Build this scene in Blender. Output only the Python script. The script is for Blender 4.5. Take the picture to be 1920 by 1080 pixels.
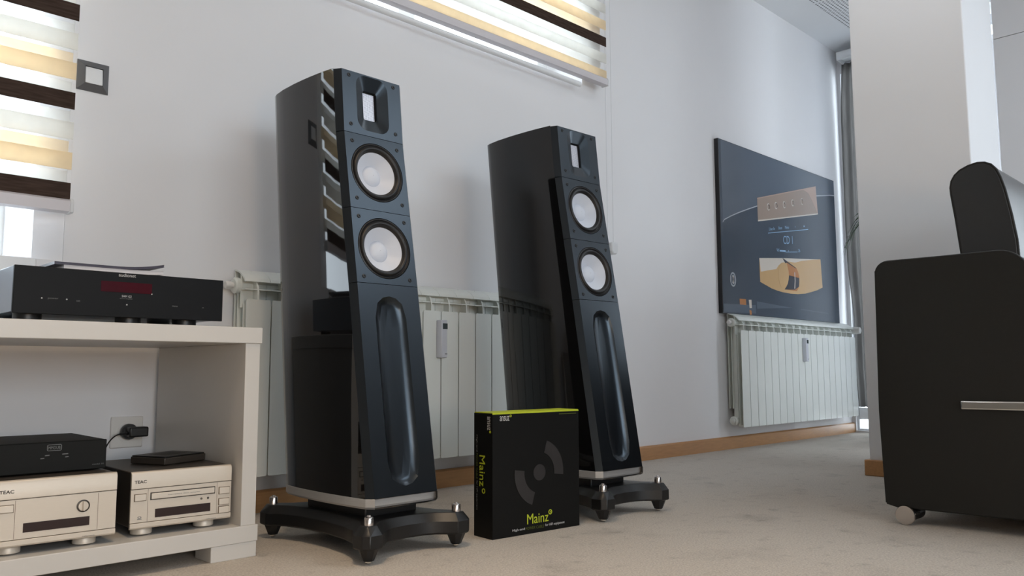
import bpy, bmesh, math, random
from mathutils import Vector, Matrix
random.seed(7)
for o in list(bpy.data.objects): bpy.data.objects.remove(o)
SC = bpy.context.scene
COL = SC.collection
R = math.radians

# ------------------------------------------------------------------ camera
def make_camera():
    yaw, pit, rol = R(45.17189), R(5.80253), R(-0.21055)
    F = Vector((math.cos(pit)*math.cos(yaw), math.cos(pit)*math.sin(yaw), math.sin(pit)))
    R0 = Vector((math.sin(yaw), -math.cos(yaw), 0)); U0 = R0.cross(F)
    Rv = math.cos(rol)*R0 + math.sin(rol)*U0
    Uv = -math.sin(rol)*R0 + math.cos(rol)*U0
    cd = bpy.data.cameras.new('camera'); c = bpy.data.objects.new('camera', cd); COL.objects.link(c)
    m = Matrix((Rv, Uv, -F)).transposed().to_4x4(); m.translation = Vector((0, 0, .415))
    c.matrix_world = m
    cd.sensor_width = 36; cd.lens = 36*1524.31/1920; cd.clip_start = .02; cd.clip_end = 200
    SC.camera = c
make_camera()

# ------------------------------------------------------------------ light
SC.view_settings.view_transform = 'Standard'
SC.view_settings.look = 'None'
SC.view_settings.gamma = 1
SC.view_settings.use_curve_mapping = False
SC.view_settings.exposure = -0.41
W = bpy.data.worlds.new('overcast_sky'); SC.world = W; W.use_nodes = True
bg = W.node_tree.nodes['Background']
bg.inputs[0].default_value = (.82, .91, 1.0, 1); bg.inputs[1].default_value = 10
SC.cycles.max_bounces = 14; SC.cycles.diffuse_bounces = 6; SC.cycles.glossy_bounces = 5
SC.cycles.transparent_max_bounces = 16; SC.cycles.transmission_bounces = 8
SC.cycles.sample_clamp_indirect = 6
SC.cycles.caustics_reflective = False; SC.cycles.caustics_refractive = False

def area(name, loc, rot, sx, sy, power=0, color=(1, 1, 1), portal=False):
    l = bpy.data.lights.new(name, 'AREA'); l.shape = 'RECTANGLE'; l.size = sx; l.size_y = sy
    l.energy = power; l.color = color
    if portal: l.cycles.is_portal = True
    o = bpy.data.objects.new(name, l); o.location = loc; o.rotation_euler = rot; COL.objects.link(o)
    return o
# daylight openings (portals only guide the sky light through the window openings)
area('portal', (-.16, 2.70, 1.525), (R(-90), 0, 0), 1.48, 1.65, portal=True)
area('portal', (1.96, 2.62, 2.0), (R(-90), 0, 0), 1.52, .7, portal=True)
area('portal', (5.62, 2.03, 1.25), (0, R(90), 0), 2.5, .5, portal=True)
area('portal', (4.73, -.475, 1.25), (0, R(90), 0), .8, 1.05, portal=True)
area('portal', (-.1, -6.23, 1.475), (R(90), 0, 0), 4.8, 1.95, portal=True)
# warm ceiling lamps of the room, behind the photographer
WARM = (1.0, .76, .52)
def point_light(name, loc, r, power, color):
    l = bpy.data.lights.new(name, 'POINT'); l.shadow_soft_size = r; l.energy = power; l.color = color
    o = bpy.data.objects.new(name, l); o.location = loc; COL.objects.link(o); return o
for x, y, p in ((.55, .9, 9), (-.9, .2, 4)):
    area('ceiling_lamp', (x, y, 2.58), (0, 0, 0), .35, .35, p, WARM).data.spread = R(85)
area('unseen_ceiling_panel', (3.2, -1.3, 2.59), (0, 0, 0), 1.7, 1.9, 52, (.78, .89, 1.0))
area('unseen_ceiling_panel', (2.75, 1.0, 2.59), (0, 0, 0), .6, .6, 6.5, (.9, .95, 1.0))  # added fill over the armchair, lifts the right wall and column
point_light('low_warm_fill', (.1, -1.3, .45), .22, 52, (1.0, .68, .42))  # added warm fill behind the camera, reaches into the bench shelf

# ------------------------------------------------------------------ materials
def S(r, g, b):
    f = lambda c: ((c/255+.055)/1.055)**2.4 if c/255 > .04045 else c/255/12.92
    return (f(r), f(g), f(b), 1)
MATS = {}
def pm(name, col, rough=.5, metal=0, spec=.5, coat=0, noise=None, bump=None, extra=None, stretch=None):
    m = bpy.data.materials.new(name); m.use_nodes = True; nt = m.node_tree; N = nt.nodes; L = nt.links
    b = N['Principled BSDF']
    b.inputs['Base Color'].default_value = col; b.inputs['Roughness'].default_value = rough
    b.inputs['Metallic'].default_value = metal; b.inputs['Specular IOR Level'].default_value = spec
    b.inputs['Coat Weight'].default_value = coat; b.inputs['Coat Roughness'].default_value = .03
    tc = N.new('ShaderNodeTexCoord'); src = tc.outputs['Object']
    if stretch:
        mp = N.new('ShaderNodeMapping'); mp.inputs['Scale'].default_value = stretch
        L.new(src, mp.inputs['Vector']); src = mp.outputs['Vector']
    n = N.new('ShaderNodeTexNoise'); L.new(src, n.inputs['Vector'])
    sc, amt = noise or (8, .03)
    n.inputs['Scale'].default_value = sc; n.inputs['Detail'].default_value = 4
    mr = N.new('ShaderNodeMapRange'); L.new(n.outputs['Fac'], mr.inputs['Value'])
    mr.inputs['From Min'].default_value = .25; mr.inputs['From Max'].default_value = .75
    mr.inputs['To Min'].default_value = 1-amt; mr.inputs['To Max'].default_value = 1+amt
    mx = N.new('ShaderNodeVectorMath'); mx.operation = 'SCALE'
    mx.inputs[0].default_value = col[:3]; L.new(mr.outputs['Result'], mx.inputs['Scale'])
    L.new(mx.outputs['Vector'], b.inputs['Base Color'])
    if bump:
        bn = N.new('ShaderNodeTexNoise'); L.new(src, bn.inputs['Vector']); bn.inputs['Scale'].default_value = bump[0]
        bn.inputs['Detail'].default_value = 3
        bp = N.new('ShaderNodeBump'); bp.inputs['Strength'].default_value = bump[1]; bp.inputs['Distance'].default_value = bump[2]
        L.new(bn.outputs['Fac'], bp.inputs['Height']); L.new(bp.outputs['Normal'], b.inputs['Normal'])
    MATS[name] = m
    return m
M_wall = pm('white_wall_paint', S(226, 226, 228), .7, noise=(3, .012), bump=(90, .08, .002))
M_ceil = pm('ceiling_paint', S(228, 230, 232), .8, noise=(3, .01))
M_wood = pm('oak_baseboard', S(176, 130, 84), .4, noise=(14, .12), stretch=(1, 8, 8))
M_pvc = pm('white_window_plastic', S(232, 234, 236), .35)
M_rad = pm('radiator_enamel', S(222, 225, 220), .3, noise=(5, .02))
M_bench = pm('bench_white_foil', S(202, 199, 194), .35, noise=(6, .015))
M_blackgloss = pm('piano_black_lacquer', S(14, 14, 15), .04, noise=(4, .05))
M_baffle = pm('satin_black_baffle', S(10, 11, 13), .29, spec=.75, noise=(30, .04))
M_rub = pm('black_rubber', S(22, 21, 22), .45)
M_darkpl = pm('black_plastic', S(16, 16, 17), .4)
M_cone = pm('white_ceramic_cone', S(202, 207, 217), .45, noise=(10, .01))
M_alu = pm('brushed_aluminium', S(188, 188, 188), .4, .55, noise=(40, .05), stretch=(1, 1, 12))
M_chrome = pm('polished_chrome', S(225, 222, 218), .08, 1)
M_chromeM = pm('satin_chrome', S(205, 198, 194), .22, 1)
M_groove = pm('groove_brown', S(112, 98, 82), .5)
M_champ = pm('champagne_aluminium', S(206, 197, 184), .42, .25, noise=(60, .02), stretch=(1, 1, 10))
M_champ2 = pm('champagne_button', S(212, 204, 192), .36, .25)
M_steel = pm('dark_brown_steel', S(58, 52, 46), .45, noise=(50, .08))
M_disp = pm('smoked_display', S(44, 32, 34), .15)
M_ampfront = pm('anodised_black_front', S(15, 16, 18), .5, spec=.18, noise=(60, .05))
M_ampside = pm('grey_blue_side', S(134, 146, 160), .3, .5)
M_red = pm('dark_red_display', S(62, 14, 25), .2, spec=.2, noise=(30, .2), stretch=(1, 1, .2))
M_print = pm('pale_print', S(190, 190, 190), .5)
M_printdim = pm('dim_print', S(110, 112, 112), .5)
M_leather = pm('black_leather', S(26, 26, 24), .5, spec=.35, noise=(120, .06), bump=(260, .12, .001))
M_leatherf = pm('black_leather_seat', S(44, 46, 48), .3, noise=(60, .05), bump=(200, .15, .001))
M_boxblk = pm('black_card', S(11, 11, 10), .5, spec=.2, noise=(20, .04))
M_lime = pm('lime_print', S(178, 190, 40), .5)
M_limedk = pm('dark_lime_print', S(70, 78, 18), .5)
M_greypr = pm('charcoal_print', S(50, 48, 48), .5, spec=.2, noise=(9, .25))
M_canvas = pm('slate_photo_print', S(54, 66, 80), .22, noise=(1.2, .12))
M_canvas2 = pm('lighter_slate_print', S(80, 91, 105), .22, noise=(1.2, .1))
M_edge = pm('black_frame_edge', S(24, 24, 27), .4)
M_bronze = pm('bronze_print', S(150, 132, 120), .22, noise=(1.6, .12))
M_pink = pm('rose_bronze_print', S(172, 146, 132), .22)
M_goldp = pm('gold_print', S(196, 160, 112), .22, noise=(2, .08))
M_cream = pm('cream_print', S(206, 196, 184), .22, noise=(2, .04))
M_orange = pm('copper_print', S(178, 118, 70), .22, noise=(5, .1))
M_navy = pm('dark_print', S(44, 44, 54), .22)
M_blue = pm('blue_display_print', S(140, 176, 208), .3)
M_line = pm('pale_line_print', S(160, 164, 172), .3)
M_switchf = pm('graphite_switch_frame', S(92, 92, 94), .3)
M_switch = pm('white_switch', S(226, 228, 230), .25)
M_sock = pm('white_socket_plastic', S(218, 216, 212), .3)
M_lcd = pm('lcd_window', S(56, 64, 66), .15)
M_meter = pm('meter_grey_plastic', S(196, 198, 206), .35)
M_paper = pm('white_paper', S(206, 204, 206), .6)
M_cover = pm('dark_violet_cover', S(66, 60, 74), .35)
M_leaf = pm('palm_leaf', S(46, 66, 40), .4, noise=(20, .2))
M_pot = pm('terracotta_pot', S(150, 92, 66), .7, noise=(10, .08))
M_soil = pm('soil', S(50, 40, 32), .9, noise=(60, .3))
M_bar = pm('blind_rail', S(206, 202, 206), .35)
M_cablack = pm('nextel_black', S(20, 21, 20), .6, spec=.2, noise=(90, .06))
M_cap = pm('translucent_bead', S(214, 216, 218), .3)

def carpet():
    m = pm('grey_beige_carpet', S(191, 183, 173), .95, spec=.1, noise=(210, .2), bump=(230, .55, .004))
    nt = m.node_tree; N = nt.nodes; L = nt.links; b = N['Principled BSDF']
    tc = next(n for n in N if n.type == 'TEX_COORD')
    src = b.inputs['Base Color'].links[0].from_socket
    def blot(scale, lo, hi, amt, src):
        n = N.new('ShaderNodeTexNoise'); n.inputs['Scale'].default_value = scale; n.inputs['Detail'].default_value = 5
        L.new(tc.outputs['Object'], n.inputs['Vector'])
        r = N.new('ShaderNodeMapRange'); L.new(n.outputs['Fac'], r.inputs['Value'])
        r.inputs['From Min'].default_value = lo; r.inputs['From Max'].default_value = hi
        r.inputs['To Min'].default_value = 1; r.inputs['To Max'].default_value = 1-amt
        v = N.new('ShaderNodeVectorMath'); v.operation = 'SCALE'; L.new(src, v.inputs[0]); L.new(r.outputs['Result'], v.inputs['Scale'])
        return v.outputs['Vector']
    src = blot(5.5, .56, .72, .16, src)
    src = blot(22, .58, .72, .14, src)
    src = blot(140, .55, .75, .18, src)
    L.new(src, b.inputs['Base Color'])
    return m
M_carpet = carpet()

def perforated():
    m = pm('perforated_ceiling_tile', S(226, 228, 230), .7)
    nt = m.node_tree; N = nt.nodes; L = nt.links; b = N['Principled BSDF']
    tc = next(n for n in N if n.type == 'TEX_COORD')
    v = N.new('ShaderNodeTexVoronoi'); v.inputs['Randomness'].default_value = 0; v.inputs['Scale'].default_value = 46
    v.voronoi_dimensions = '2D'
    L.new(tc.outputs['Object'], v.inputs['Vector'])
    c = N.new('ShaderNodeMath'); c.operation = 'LESS_THAN'; L.new(v.outputs['Distance'], c.inputs[0]); c.inputs[1].default_value = .27
    mx = N.new('ShaderNodeMix'); mx.data_type = 'RGBA'; L.new(c.outputs[0], mx.inputs['Factor'])
    mx.inputs['A'].default_value = S(226, 228, 230); mx.inputs['B'].default_value = S(96, 98, 102)
    L.new(mx.outputs['Result'], b.inputs['Base Color'])
    return m
M_perf = perforated()

def grille():
    m = pm('silver_grille', S(168, 168, 176), .35, .6)
    nt = m.node_tree; N = nt.nodes; L = nt.links; b = N['Principled BSDF']
    tc = next(n for n in N if n.type == 'TEX_COORD')
    mp = N.new('ShaderNodeMapping'); mp.inputs['Rotation'].default_value = (R(90), 0, 0); L.new(tc.outputs['Object'], mp.inputs['Vector'])
    v = N.new('ShaderNodeTexVoronoi'); v.inputs['Randomness'].default_value = 0; v.inputs['Scale'].default_value = 300; v.voronoi_dimensions = '2D'
    L.new(mp.outputs['Vector'], v.inputs['Vector'])
    c = N.new('ShaderNodeMath'); c.operation = 'LESS_THAN'; L.new(v.outputs['Distance'], c.inputs[0]); c.inputs[1].default_value = .3
    mx = N.new('ShaderNodeMix'); mx.data_type = 'RGBA'; L.new(c.outputs[0], mx.inputs['Factor'])
    mx.inputs['A'].default_value = S(206, 206, 212); mx.inputs['B'].default_value = S(96, 96, 102)
    L.new(mx.outputs['Result'], b.inputs['Base Color'])
    return m
M_grille = grille()
M_baffle.node_tree.nodes['Principled BSDF'].inputs['Specular Tint'].default_value = (.72, .86, 1.0, 1)

def fabric(name, col, tl, transp=0, noise=(60, .05), stretch=None, diffuse=None):
    """woven cloth: diffuse + translucent (+ see-through weave)"""
    m = bpy.data.materials.new(name); m.use_nodes = True; nt = m.node_tree; N = nt.nodes; L = nt.links
    N.remove(N['Principled BSDF']); out = N['Material Output']
    tc = N.new('ShaderNodeTexCoord'); mp = N.new('ShaderNodeMapping'); mp.inputs['Scale'].default_value = stretch or (1, 1, 1)
    L.new(tc.outputs['Object'], mp.inputs['Vector'])
    n = N.new('ShaderNodeTexNoise'); n.inputs['Scale'].default_value = noise[0]; L.new(mp.outputs['Vector'], n.inputs['Vector'])
    r = N.new('ShaderNodeMapRange'); L.new(n.outputs['Fac'], r.inputs['Value'])
    r.inputs['From Min'].default_value = .25; r.inputs['From Max'].default_value = .75
    r.inputs['To Min'].default_value = 1-noise[1]; r.inputs['To Max'].default_value = 1+noise[1]
    v = N.new('ShaderNodeVectorMath'); v.operation = 'SCALE'; v.inputs[0].default_value = col[:3]; L.new(r.outputs['Result'], v.inputs['Scale'])
    d = N.new('ShaderNodeBsdfDiffuse'); t = N.new('ShaderNodeBsdfTranslucent')
    L.new(v.outputs[0], d.inputs['Color']); L.new(v.outputs[0], t.inputs['Color'])
    mx = N.new('ShaderNodeMixShader'); mx.inputs[0].default_value = tl; L.new(d.outputs[0], mx.inputs[1]); L.new(t.outputs[0], mx.inputs[2])
    last = mx
    if transp:
        tr = N.new('ShaderNodeBsdfTransparent'); m2 = N.new('ShaderNodeMixShader'); m2.inputs[0].default_value = transp
        L.new(mx.outputs[0], m2.inputs[1]); L.new(tr.outputs[0], m2.inputs[2]); last = m2
    L.new(last.outputs[0], out.inputs['Surface'])
    return m
M_band_d = fabric('dark_brown_band', S(72, 60, 54), .12, noise=(60, .3), stretch=(.3, 1, 3))
M_band_g = fabric('pale_grey_band', S(240, 239, 235), .66, noise=(30, .03))
M_band_b = fabric('beige_band', S(245, 232, 208), .6, noise=(30, .04))
M_sheer = fabric('sheer_weave', S(240, 240, 242), .6, transp=.78)
M_drape = fabric('silver_grey_drape', S(104, 102, 100), .34, noise=(30, .18), stretch=(1, 1, .2))
M_net = fabric('patterned_net_curtain', S(184, 186, 190), .32, transp=.05, noise=(40, .15))

def glass_mat():
    m = bpy.data.materials.new('window_glass'); m.use_nodes = True; nt = m.node_tree; N = nt.nodes; L = nt.links
    N.remove(N['Principled BSDF'])
    t = N.new('ShaderNodeBsdfTransparent'); t.inputs[0].default_value = (.97, .98, .98, 1)
    g = N.new('ShaderNodeBsdfGlossy'); g.inputs['Roughness'].default_value = 0
    f = N.new('ShaderNodeLayerWeight'); f.inputs[0].default_value = .12
    mx = N.new('ShaderNodeMixShader'); L.new(f.outputs[0], mx.inputs[0]); L.new(t.outputs[0], mx.inputs[1]); L.new(g.outputs[0], mx.inputs[2])
    L.new(mx.outputs[0], N['Material Output'].inputs['Surface'])
    return m
M_glass = glass_mat()

# ------------------------------------------------------------------ mesh helpers
class MB:
    def __init__(s): s.v = []; s.f = []; s.sm = []
    def add(s, vs, fs, smooth=False):
        b = len(s.v); s.v += [tuple(v) for v in vs]
        for f in fs: s.f.append(tuple(i+b for i in f)); s.sm.append(smooth)
        return s
    def box(s, x0, x1, y0, y1, z0, z1):
        return s.add([(x0,y0,z0),(x1,y0,z0),(x1,y1,z0),(x0,y1,z0),(x0,y0,z1),(x1,y0,z1),(x1,y1,z1),(x0,y1,z1)],
                     [(0,3,2,1),(4,5,6,7),(0,1,5,4),(1,2,6,5),(2,3,7,6),(3,0,4,7)])
    def lathe(s, prof, O=(0,0,0), axis=(0,0,1), n=24, caps=True, smooth=True):
        """prof: list of (radius, height along axis)"""
        a = Vector(axis).normalized(); O = Vector(O)
        u = a.orthogonal().normalized(); w = a.cross(u)
        vs = []; fs = []
        for r, h in prof:
            for k in range(n):
                t = 2*math.pi*k/n
                vs.append(O + a*h + (u*math.cos(t)+w*math.sin(t))*max(r, 1e-5))
        for i in range(len(prof)-1):
            for k in range(n):
                k2 = (k+1) % n
                fs.append((i*n+k, i*n+k2, (i+1)*n+k2, (i+1)*n+k))
        s.add(vs, fs, smooth)
        if caps:
            b = len(s.v)-len(vs)
            s.f.append(tuple(b+k for k in reversed(range(n)))); s.sm.append(False)
            e = b+(len(prof)-1)*n
            s.f.append(tuple(e+k for k in range(n))); s.sm.append(False)
        return s
    def cyl(s, p, q, r, n=16, r2=None):
        p = Vector(p); q = Vector(q); d = q-p
        return s.lathe([(r, 0), (r if r2 is None else r2, d.length)], p, d, n)
    def tube(s, pts, r, n=8):
        pts = [Vector(p) for p in pts]; vs = []; fs = []; up = None
        for i, p in enumerate(pts):
            d = (pts[min(i+1, len(pts)-1)]-pts[max(i-1, 0)]).normalized()
            if up is None: up = d.orthogonal().normalized()
            up = (up - d*up.dot(d)).normalized(); w = d.cross(up)
            rr = r[i] if isinstance(r, (list, tuple)) else r
            for k in range(n):
                t = 2*math.pi*k/n; vs.append(p + (up*math.cos(t)+w*math.sin(t))*rr)
        for i in range(len(pts)-1):
            for k in range(n):
                k2 = (k+1) % n; fs.append((i*n+k, i*n+k2, (i+1)*n+k2, (i+1)*n+k))
        s.add(vs, fs, True)
        b = len(s.v)-len(vs)
        s.f.append(tuple(b+k for k in reversed(range(n)))); s.sm.append(False)
        s.f.append(tuple(b+(len(pts)-1)*n+k for k in range(n))); s.sm.append(False)
        return s
    def prism(s, pts, axis, a, b, smooth=False):
        """polygon (2D) extruded along axis x/y/z between a and b"""
        def P(p, h): return (h, p[0], p[1]) if axis == 'x' else (p[0], h, p[1]) if axis == 'y' else (p[0], p[1], h)
        n = len(pts); vs = [P(p, a) for p in pts]+[P(p, b) for p in pts]
        s.add(vs, [tuple(range(n)), tuple(reversed(range(n, 2*n)))])
        return s.add(vs, [(k, (k+1) % n, n+(k+1) % n, n+k) for k in range(n)], smooth)
    def loft(s, rings, cap=True, smooth=True):
        n = len(rings[0]); vs = [p for r in rings for p in r]
        fs = [(i*n+k, i*n+(k+1) % n, (i+1)*n+(k+1) % n, (i+1)*n+k) for i in range(len(rings)-1) for k in range(n)]
        s.add(vs, fs, smooth)
        if cap:
            b = len(s.v)-len(vs)
            s.f.append(tuple(b+k for k in reversed(range(n)))); s.sm.append(False)
            e = b+(len(rings)-1)*n
            s.f.append(tuple(e+k for k in range(n))); s.sm.append(False)
        return s
    def mesh(s, name, mat):
        me = bpy.data.meshes.new(name); me.from_pydata(s.v, [], s.f); me.update()
        bm = bmesh.new(); bm.from_mesh(me)
        bmesh.ops.remove_doubles(bm, verts=bm.verts, dist=1e-6)
        bmesh.ops.recalc_face_normals(bm, faces=bm.faces)
        bm.to_mesh(me); bm.free()
        me.materials.append(mat)
        return me
    def build(s, name, mat, parent=None, bevel=0, seg=2, sharp=35, flat=False):
        me = s.mesh(name, mat)
        o = bpy.data.objects.new(name, me); COL.objects.link(o)
        if parent: o.parent = parent
        if bevel:
            md = o.modifiers.new('soft_edges', 'BEVEL'); md.width = bevel; md.segments = seg; md.limit_method = 'ANGLE'; md.angle_limit = R(40)
            md.harden_normals = False
        if not flat:
            me.polygons.foreach_set('use_smooth', [True]*len(me.polygons))
            me.set_sharp_from_angle(angle=R(sharp))
        return o

def thing(name, label, cat, loc=(0, 0, 0), rz=0, group=None):
    o = bpy.data.objects.new(name, None); COL.objects.link(o); o.empty_display_size = .1
    o.location = loc; o.rotation_euler = (0, 0, rz); o['label'] = label; o['category'] = cat
    if group: o['group'] = group
    return o
def tag(o, label, cat, group=None):
    o['label'] = label; o['category'] = cat
    if group: o['group'] = group
    return o
def struct(o): o['kind'] = 'structure'; return o
def dup_tree(o, parent=None):
    c = o.copy(); COL.objects.link(c)
    if parent: c.parent = parent
    for ch in list(o.children): dup_tree(ch, c)
    return c

X, Z = Vector((1, 0, 0)), Vector((0, 0, 1))
def poly(name, pts, O, ux, uz, mat, parent, th=.0006, lift=0):
    """flat printed shape, slightly proud of the surface it lies on"""
    O = Vector(O); ux = Vector(ux); uz = Vector(uz); n = ux.cross(uz).normalized()
    mb = MB(); k = len(pts)
    a = [O+ux*p[0]+uz*p[1]+n*lift for p in pts]; b = [v+n*th for v in a]
    mb.add(a+b, [tuple(range(k, 2*k)), tuple(reversed(range(k)))]+[(i, (i+1) % k, k+(i+1) % k, k+i) for i in range(k)])
    return mb.build(name, mat, parent, flat=True)
def text(name, s, O, ux, uz, w, h, mat, parent, th=.0004, bold=False):
    cu = bpy.data.curves.new('t', 'FONT'); cu.body = s; cu.size = 1; cu.extrude = .001; cu.resolution_u = 3
    if bold: cu.offset = .02
    to = bpy.data.objects.new('t', cu); COL.objects.link(to)
    dg = bpy.context.evaluated_depsgraph_get(); dg.update()
    me = bpy.data.meshes.new_from_object(to.evaluated_get(dg)); me.name = name
    bpy.data.objects.remove(to); bpy.data.curves.remove(cu)
    xs = [v.co.x for v in me.vertices]; ys = [v.co.y for v in me.vertices]
    O = Vector(O); ux = Vector(ux).normalized(); uz = Vector(uz).normalized(); n = ux.cross(uz)
    sx = w/(max(xs)-min(xs)); sy = h/(max(ys)-min(ys)) if h else sx
    x0, y0 = min(xs), min(ys)
    for v in me.vertices:
        z = th if v.co.z > 0 else 0
        v.co = O+ux*((v.co.x-x0)*sx)+uz*((v.co.y-y0)*sy)+n*z
    me.materials.clear(); me.materials.append(mat)
    o = bpy.data.objects.new(name, me); COL.objects.link(o); o.parent = parent
    return o
def ringpts(cx, cz, r, r2=None, n=28, a0=0, a1=360):
    return [(cx+r*math.cos(R(a0+(a1-a0)*k/n)), cz+(r2 or r)*math.sin(R(a0+(a1-a0)*k/n))) for k in range(n + (0 if a1-a0 == 360 else 1))]
def annulus(name, cx, cz, r, r_in, O, ux, uz, mat, parent, rz=None, th=.0006, n=28, a0=0, a1=360, lift=0):
    O = Vector(O); ux = Vector(ux); uz = Vector(uz); nn = ux.cross(uz).normalized(); mb = MB()
    k = rz or 1
    def ring(rr): return [O+ux*(cx+rr*math.cos(R(a0+(a1-a0)*i/n)))+uz*(cz+k*rr*math.sin(R(a0+(a1-a0)*i/n)))+nn*(lift+th) for i in range(n+1)]
    a, b = ring(r), ring(r_in); vs = a+b
    mb.add(vs, [(i, i+1, n+1+i+1, n+1+i) for i in range(n)])
    low = [v-nn*th for v in vs]
    mb.add(vs+low, [(i, i+1, 2*n+2+i+1, 2*n+2+i) for i in range(n)]+[(n+1+i, n+2+i, 3*n+4+i, 3*n+3+i) for i in range(n)])
    return mb.build(name, mat, parent, flat=True)

YW = 2.285      # room face of the radiator wall
YO = 2.60       # its outer face
H = 2.612

# ================================================================== STRUCTURE
def wall_with_holes(name, axis, a0, a1, t0, t1, z1, holes, mat=M_wall):
    """axis 'x': wall runs along x between a0..a1, thickness t0..t1 in y; holes (u0,u1,z0,z1)"""
    us = sorted({a0, a1, *[h[0] for h in holes], *[h[1] for h in holes]})
    zs = sorted({0, z1, *[h[2] for h in holes], *[h[3] for h in holes]})
    def solid(i, j):
        if i < 0 or j < 0 or i >= len(us)-1 or j >= len(zs)-1: return False
        u = (us[i]+us[i+1])/2; z = (zs[j]+zs[j+1])/2
        return not any(h[0] < u < h[1] and h[2] < z < h[3] for h in holes)
    mb = MB()
    def P(u, t, z): return (u, t, z) if axis == 'x' else (t, u, z)
    for i in range(len(us)-1):
        for j in range(len(zs)-1):
            if not solid(i, j): continue
            u0, u1, z0, z1_ = us[i], us[i+1], zs[j], zs[j+1]
            mb.add([P(u0,t0,z0),P(u1,t0,z0),P(u1,t0,z1_),P(u0,t0,z1_)], [(0,1,2,3)])
            mb.add([P(u0,t1,z0),P(u1,t1,z0),P(u1,t1,z1_),P(u0,t1,z1_)], [(3,2,1,0)])
            if not solid(i-1, j): mb.add([P(u0,t0,z0),P(u0,t1,z0),P(u0,t1,z1_),P(u0,t0,z1_)], [(0,1,2,3)])
            if not solid(i+1, j): mb.add([P(u1,t0,z0),P(u1,t1,z0),P(u1,t1,z1_),P(u1,t0,z1_)], [(0,1,2,3)])
            if not solid(i, j-1): mb.add([P(u0,t0,z0),P(u1,t0,z0),P(u1,t1,z0),P(u0,t1,z0)], [(0,1,2,3)])
            if not solid(i, j+1): mb.add([P(u0,t0,z1_),P(u1,t0,z1_),P(u1,t1,z1_),P(u0,t1,z1_)], [(0,1,2,3)])
    return struct(mb.build(name, mat, flat=True))
XL, YF, XR = -2.6, -6.0, 5.46
WL = (-.9, .642, .70, 2.35); WM = (1.2, 2.72, 1.692, 2.35)
struct(MB().box(XL-.2, 5.9, YF-.3, 2.9, -.12, 0).build('floor', M_carpet, flat=True))
ceiling = struct(MB().box(XL-.2, 5.9, YF-.3, 2.9, H, H+.14).build('ceiling', M_ceil, flat=True))
wall_with_holes('wall_back', 'x', XL, XR+.2, YW, YO, H, [WL, WM])
FAR = (1.86, 2.262, .012, 2.45)
wall_with_holes('wall_far', 'y', 1.70, YW, XR, XR+.16, H, [FAR])
CL = (1.14, 1.6, 2.315, 2.52)
wall_with_holes('wall_bay', 'y', .9, 1.70, 5.1, 5.62, H, [CL])
RW = (-1.0, .05, .85, 1.65); DW = (-4.5, -2.3, 0, 2.05)
wall_with_holes('wall_right', 'y', YF, 1.112, 4.6, 4.7, 2.098, [RW, DW])
struct(MB().box(4.63, 4.68, -4.5, -3.402, .004, 2.05).box(4.63, 4.68, -3.398, -2.3, .004, 2.05).build('added_dark_door', pm('added_door_brown', S(52, 40, 32), .5, noise=(6, .15), stretch=(1, 6, .6)), flat=True))  # unseen dark door, added so the lower speaker fronts reflect something dark
struct(MB().box(4.604, 4.7, YF, 1.112, 2.103, H).build('wall_right_header', M_wall, flat=True))
struct(MB().box(4.62, 4.69, YF, 1.10, 2.09, 2.11).build('trim_1', M_edge, flat=True))
FW = (-2.5, 2.3, .5, 2.45)
M_wall2 = pm('unseen_wall_greige', S(158, 153, 146), .7)  # unseen walls toned darker to dim their reflection in the speaker chamfers
wall_with_holes('wall_front', 'x', XL, 5.9, YF-.2, YF, H, [FW], M_wall2)
wall_with_holes('wall_left', 'y', YF, YW, XL-.2, XL, H, [], M_wall2)
struct(MB().box(3.29, 3.675, .892, 1.316, 0, H).build('wall_column', M_wall, bevel=.004))

# perforated ceiling field as separate tiles
def ceiling_tiles():
    me = MB().box(-.2985, .2985, -.2985, .2985, -.008, 0).mesh('ceiling_tile', M_perf)
    y = 2.055-.3
    while y > YF-.1:
        x = XL+.3
        while x < 5.5:
            o = bpy.data.objects.new('ceiling_tile', me); COL.objects.link(o); o.parent = ceiling
            o.location = (x, y, H-.0005); x += .6
        y -= .6
ceiling_tiles()

bb = MB().prism([(YW, 0), (YW-.017, 0), (YW-.017, .058), (YW-.011, .064), (YW, .064)], 'x', .95, XR)
struct(bb.build('baseboard_back', M_wood, flat=True))
bc = MB().box(3.274, 3.29, .876, 1.332, 0, .062).box(3.29, 3.69, .876, .892, 0, .062).box(3.29, 3.69, 1.316, 1.332, 0, .062)
struct(bc.build('baseboard_column', M_wood, bevel=.004))
struct(MB().box(XL, .95, YW-.017, YW, 0, .064).build('baseboard_back_left', M_wood, bevel=.003))

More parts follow.
